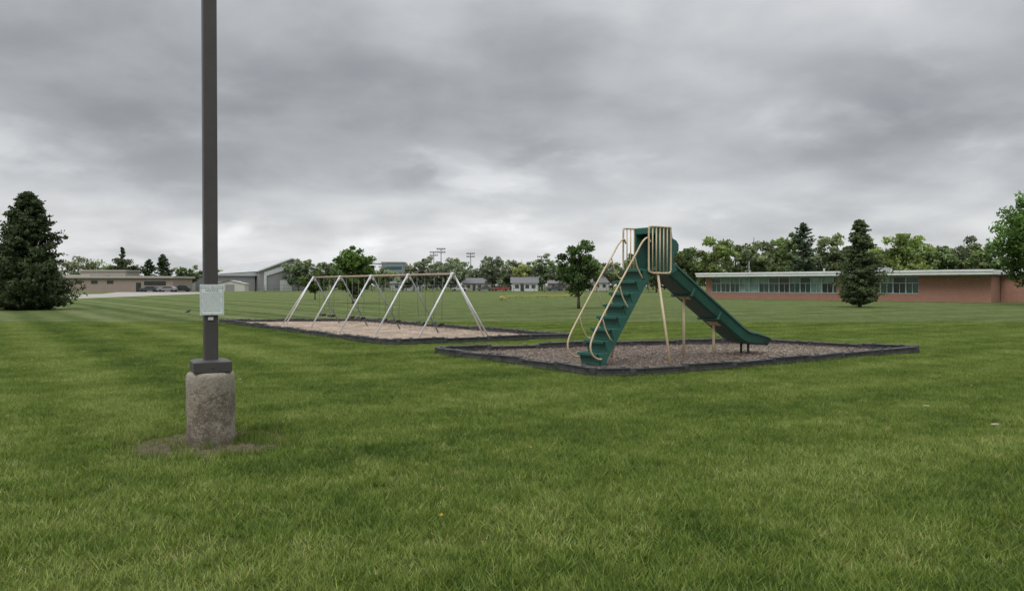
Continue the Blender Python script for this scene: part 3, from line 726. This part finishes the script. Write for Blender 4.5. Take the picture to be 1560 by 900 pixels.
for k in range(481):
    t=k/480; t2=min(1,t+.008); b.tube([(xa+(xb-xa)*t,ya+(yb-ya)*t,.1),(xa+(xb-xa)*t2,ya+(yb-ya)*t2,1.68)],.012,0,3)
b.obj('chain_link_fence',mat('fence_steel',(.13,.14,.14),.6),fixn=False)
b=B(); pts=[]
for k in range(31):
    a=D(205-k*4.6); pts.append((6.2+7.5*math.cos(a)*1.0,86+15*math.sin(a)-.0,.33+.04*math.sin(k)))
b.tube(pts,.05,0,6)
for p in pts[::2]: b.tube([(p[0],p[1],0),(p[0],p[1],p[2])],.025,1,5)
b.obj('outfield_fence',[mat('yellow_cap',(.62,.40,.06),.6),mat('fence_post_dark',(.1,.12,.08),.7)],fixn=False)
DRV=mat('driveway_concrete',(.34,.32,.29),.9,(.27,.255,.235),.3)
b=B(); b.add([(x,y,.012) for x,y in [(-53,96),(-62,165),(-76,190),(-95,190),(-78,150),(-74,120),(-75,96)]],[tuple(range(7))]); b.obj('driveway',DRV)
def car(px,d,c,rz=0,van=False):
    r_=empty('parked_car',((px-780)/1200*d,d,0),rz); hh=1.75 if van else 1.45
    prof=[(-2.25,.35),(-2.3,.75),(-2.1,.95),(-1.1,1.02),(-.45,hh-.04),(.0,hh),(1.3,hh-.02),(1.95,1.05),(2.3,.95),(2.32,.4)]
    b=B(); b.prism_y(prof,-.88,.88); b.obj('body',mat('car_paint',c,.3),r_,bevel=.05)
    b=B(); gp=[(-.95,1.03),(-.42,hh-.1),(1.22,hh-.1),(1.75,1.06)]
    b.prism_y(gp,-.895,.895); b.obj('windows',GL2,r_)
    b=B()
    for x in (-1.4,1.45):
        for y in (-.8,.8): b.tube([(x,y-.11,.33),(x,y+.11,.33)],.33,0,16)
    b.obj('wheels',SEAT,r_)
for a in ((276,197,(.03,.03,.035),.2,True),(255,194,(.25,.25,.27),0.,False),(228,195,(.06,.07,.09),0.,False),(763,225,(.35,.03,.03),0.,False),(700,228,(.5,.5,.52),.1,True),(845,228,(.05,.06,.1),0.,False),(738,226,(.1,.1,.11),0.,False)): car(*a)
b=B(); b.tube([(0,0,.09),(.05,0,.12),(.14,0,.14),(.2,0,.19),(.24,0,.21),(.27,0,.205)],[.012,.045,.055,.03,.028,.005],0,8); b.tube([(-.09,0,.06),(.02,0,.10)],[.02,.03],0,6)
b.tube([(.1,.02,0),(.1,.02,.1)],.006,0,4); b.tube([(.1,-.02,0),(.1,-.02,.1)],.006,0,4)
b.obj('blackbird',SEAT,loc=(-18.6,45,0))

# ---------------------------------------------------------------- world (overcast cloud deck over a Nishita sky)
w=bpy.data.worlds.new('World'); S.world=w; w.use_nodes=True; nt=w.node_tree; nt.nodes.clear()
d=node(nt,'ShaderNodeTexCoord').outputs['Generated']
s=node(nt,'ShaderNodeSeparateXYZ',{0:d}); z=M(nt,'MAXIMUM',s.outputs[2],0.)
zz=M(nt,'ADD',z,.26)
p=node(nt,'ShaderNodeCombineXYZ',{0:M(nt,'DIVIDE',s.outputs[0],zz),1:M(nt,'DIVIDE',s.outputs[1],zz),2:0.}).outputs[0]
def noff(sc,off,det,ro,di=0.):
    v=node(nt,'ShaderNodeVectorMath',{0:p,1:off},operation='ADD').outputs[0]
    return NOISE(nt,v,sc,det,ro,di)
n1=noff(1.0,(3.1,1.7,0),3,.5,.2); n2=noff(2.6,(7.3,2.2,0),5,.50,.2); n3=noff(2.0,(1.3,9.2,4),5,.52,.3)
r=node(nt,'ShaderNodeValToRGB',{0:z}); e=r.color_ramp.elements
r.color_ramp.interpolation='B_SPLINE'
stops=[(0,.76),(.04,.76),(.08,.66),(.13,.52),(.18,.45),(.26,.50),(.36,.60),(.55,.85),(1,1.)]
e[0].position=0;e[0].color=(.76,)*3+(1,);e[1].position=1;e[1].color=(1.,)*3+(1,)
for q,vv in stops[1:-1]: k=e.new(q); k.color=(vv,)*3+(1,)
base=M(nt,'MULTIPLY',r.outputs[0],M(nt,'ADD',1.0,M(nt,'MULTIPLY',RANGE(nt,z,.36,.8),.8)))
mod=M(nt,'ADD',M(nt,'MULTIPLY',RANGE(nt,n1,.32,.68,0.,1.,True),.34),M(nt,'ADD',M(nt,'MULTIPLY',RANGE(nt,n2,.3,.7,0.,1.,True),.28),.68))
wisp=RANGE(nt,n3,.52,.68,0.,1.,True)
lowb=RANGE(nt,z,.03,.30,1.,.4)
val=M(nt,'ADD',M(nt,'MULTIPLY',base,mod),M(nt,'MULTIPLY',M(nt,'MULTIPLY',M(nt,'MULTIPLY',wisp,RANGE(nt,n2,.42,.60)),lowb),.18))
tint=MIX(nt,RANGE(nt,val,.3,.7),(.94,.985,1.05),(.98,.995,1.015))
cl=MIX(nt,1.,tint,node(nt,'ShaderNodeCombineXYZ',{0:val,1:val,2:val}).outputs[0],'MULTIPLY')
bg=node(nt,'ShaderNodeBackground',{'Color':cl,'Strength':1.0})
sky=node(nt,'ShaderNodeTexSky',sky_type='NISHITA',sun_disc=False,sun_elevation=D(52),sun_rotation=D(213))
bg2=node(nt,'ShaderNodeBackground',{'Color':sky.outputs[0],'Strength':.07})
mx=node(nt,'ShaderNodeMixShader',{0:.07,1:bg.outputs[0],2:bg2.outputs[0]})
out=node(nt,'ShaderNodeOutputWorld',{0:mx.outputs[0]})
sd=bpy.data.lights.new('sun','SUN'); sd.energy=1.4; sd.angle=D(28); sd.color=(1,.97,.92)
so=bpy.data.objects.new('sun',sd); COL.objects.link(so)
el=D(52); az=D(213); v=Vector((math.sin(az)*math.cos(el),math.cos(az)*math.cos(el),math.sin(el)))
so.rotation_euler=v.to_track_quat('Z','Y').to_euler(); so.location=(0,-5,20)

# ---------------------------------------------------------------- camera
cd=bpy.data.cameras.new('camera'); co=bpy.data.objects.new('camera',cd); COL.objects.link(co)
cd.sensor_width=36; cd.lens=27.7; cd.clip_end=8000; cd.clip_start=.05
co.location=(0,0,1.6); co.rotation_euler=(D(90-.72),0,0); S.camera=co
S.view_settings.view_transform='Standard'; S.view_settings.look='None'; S.view_settings.exposure=0
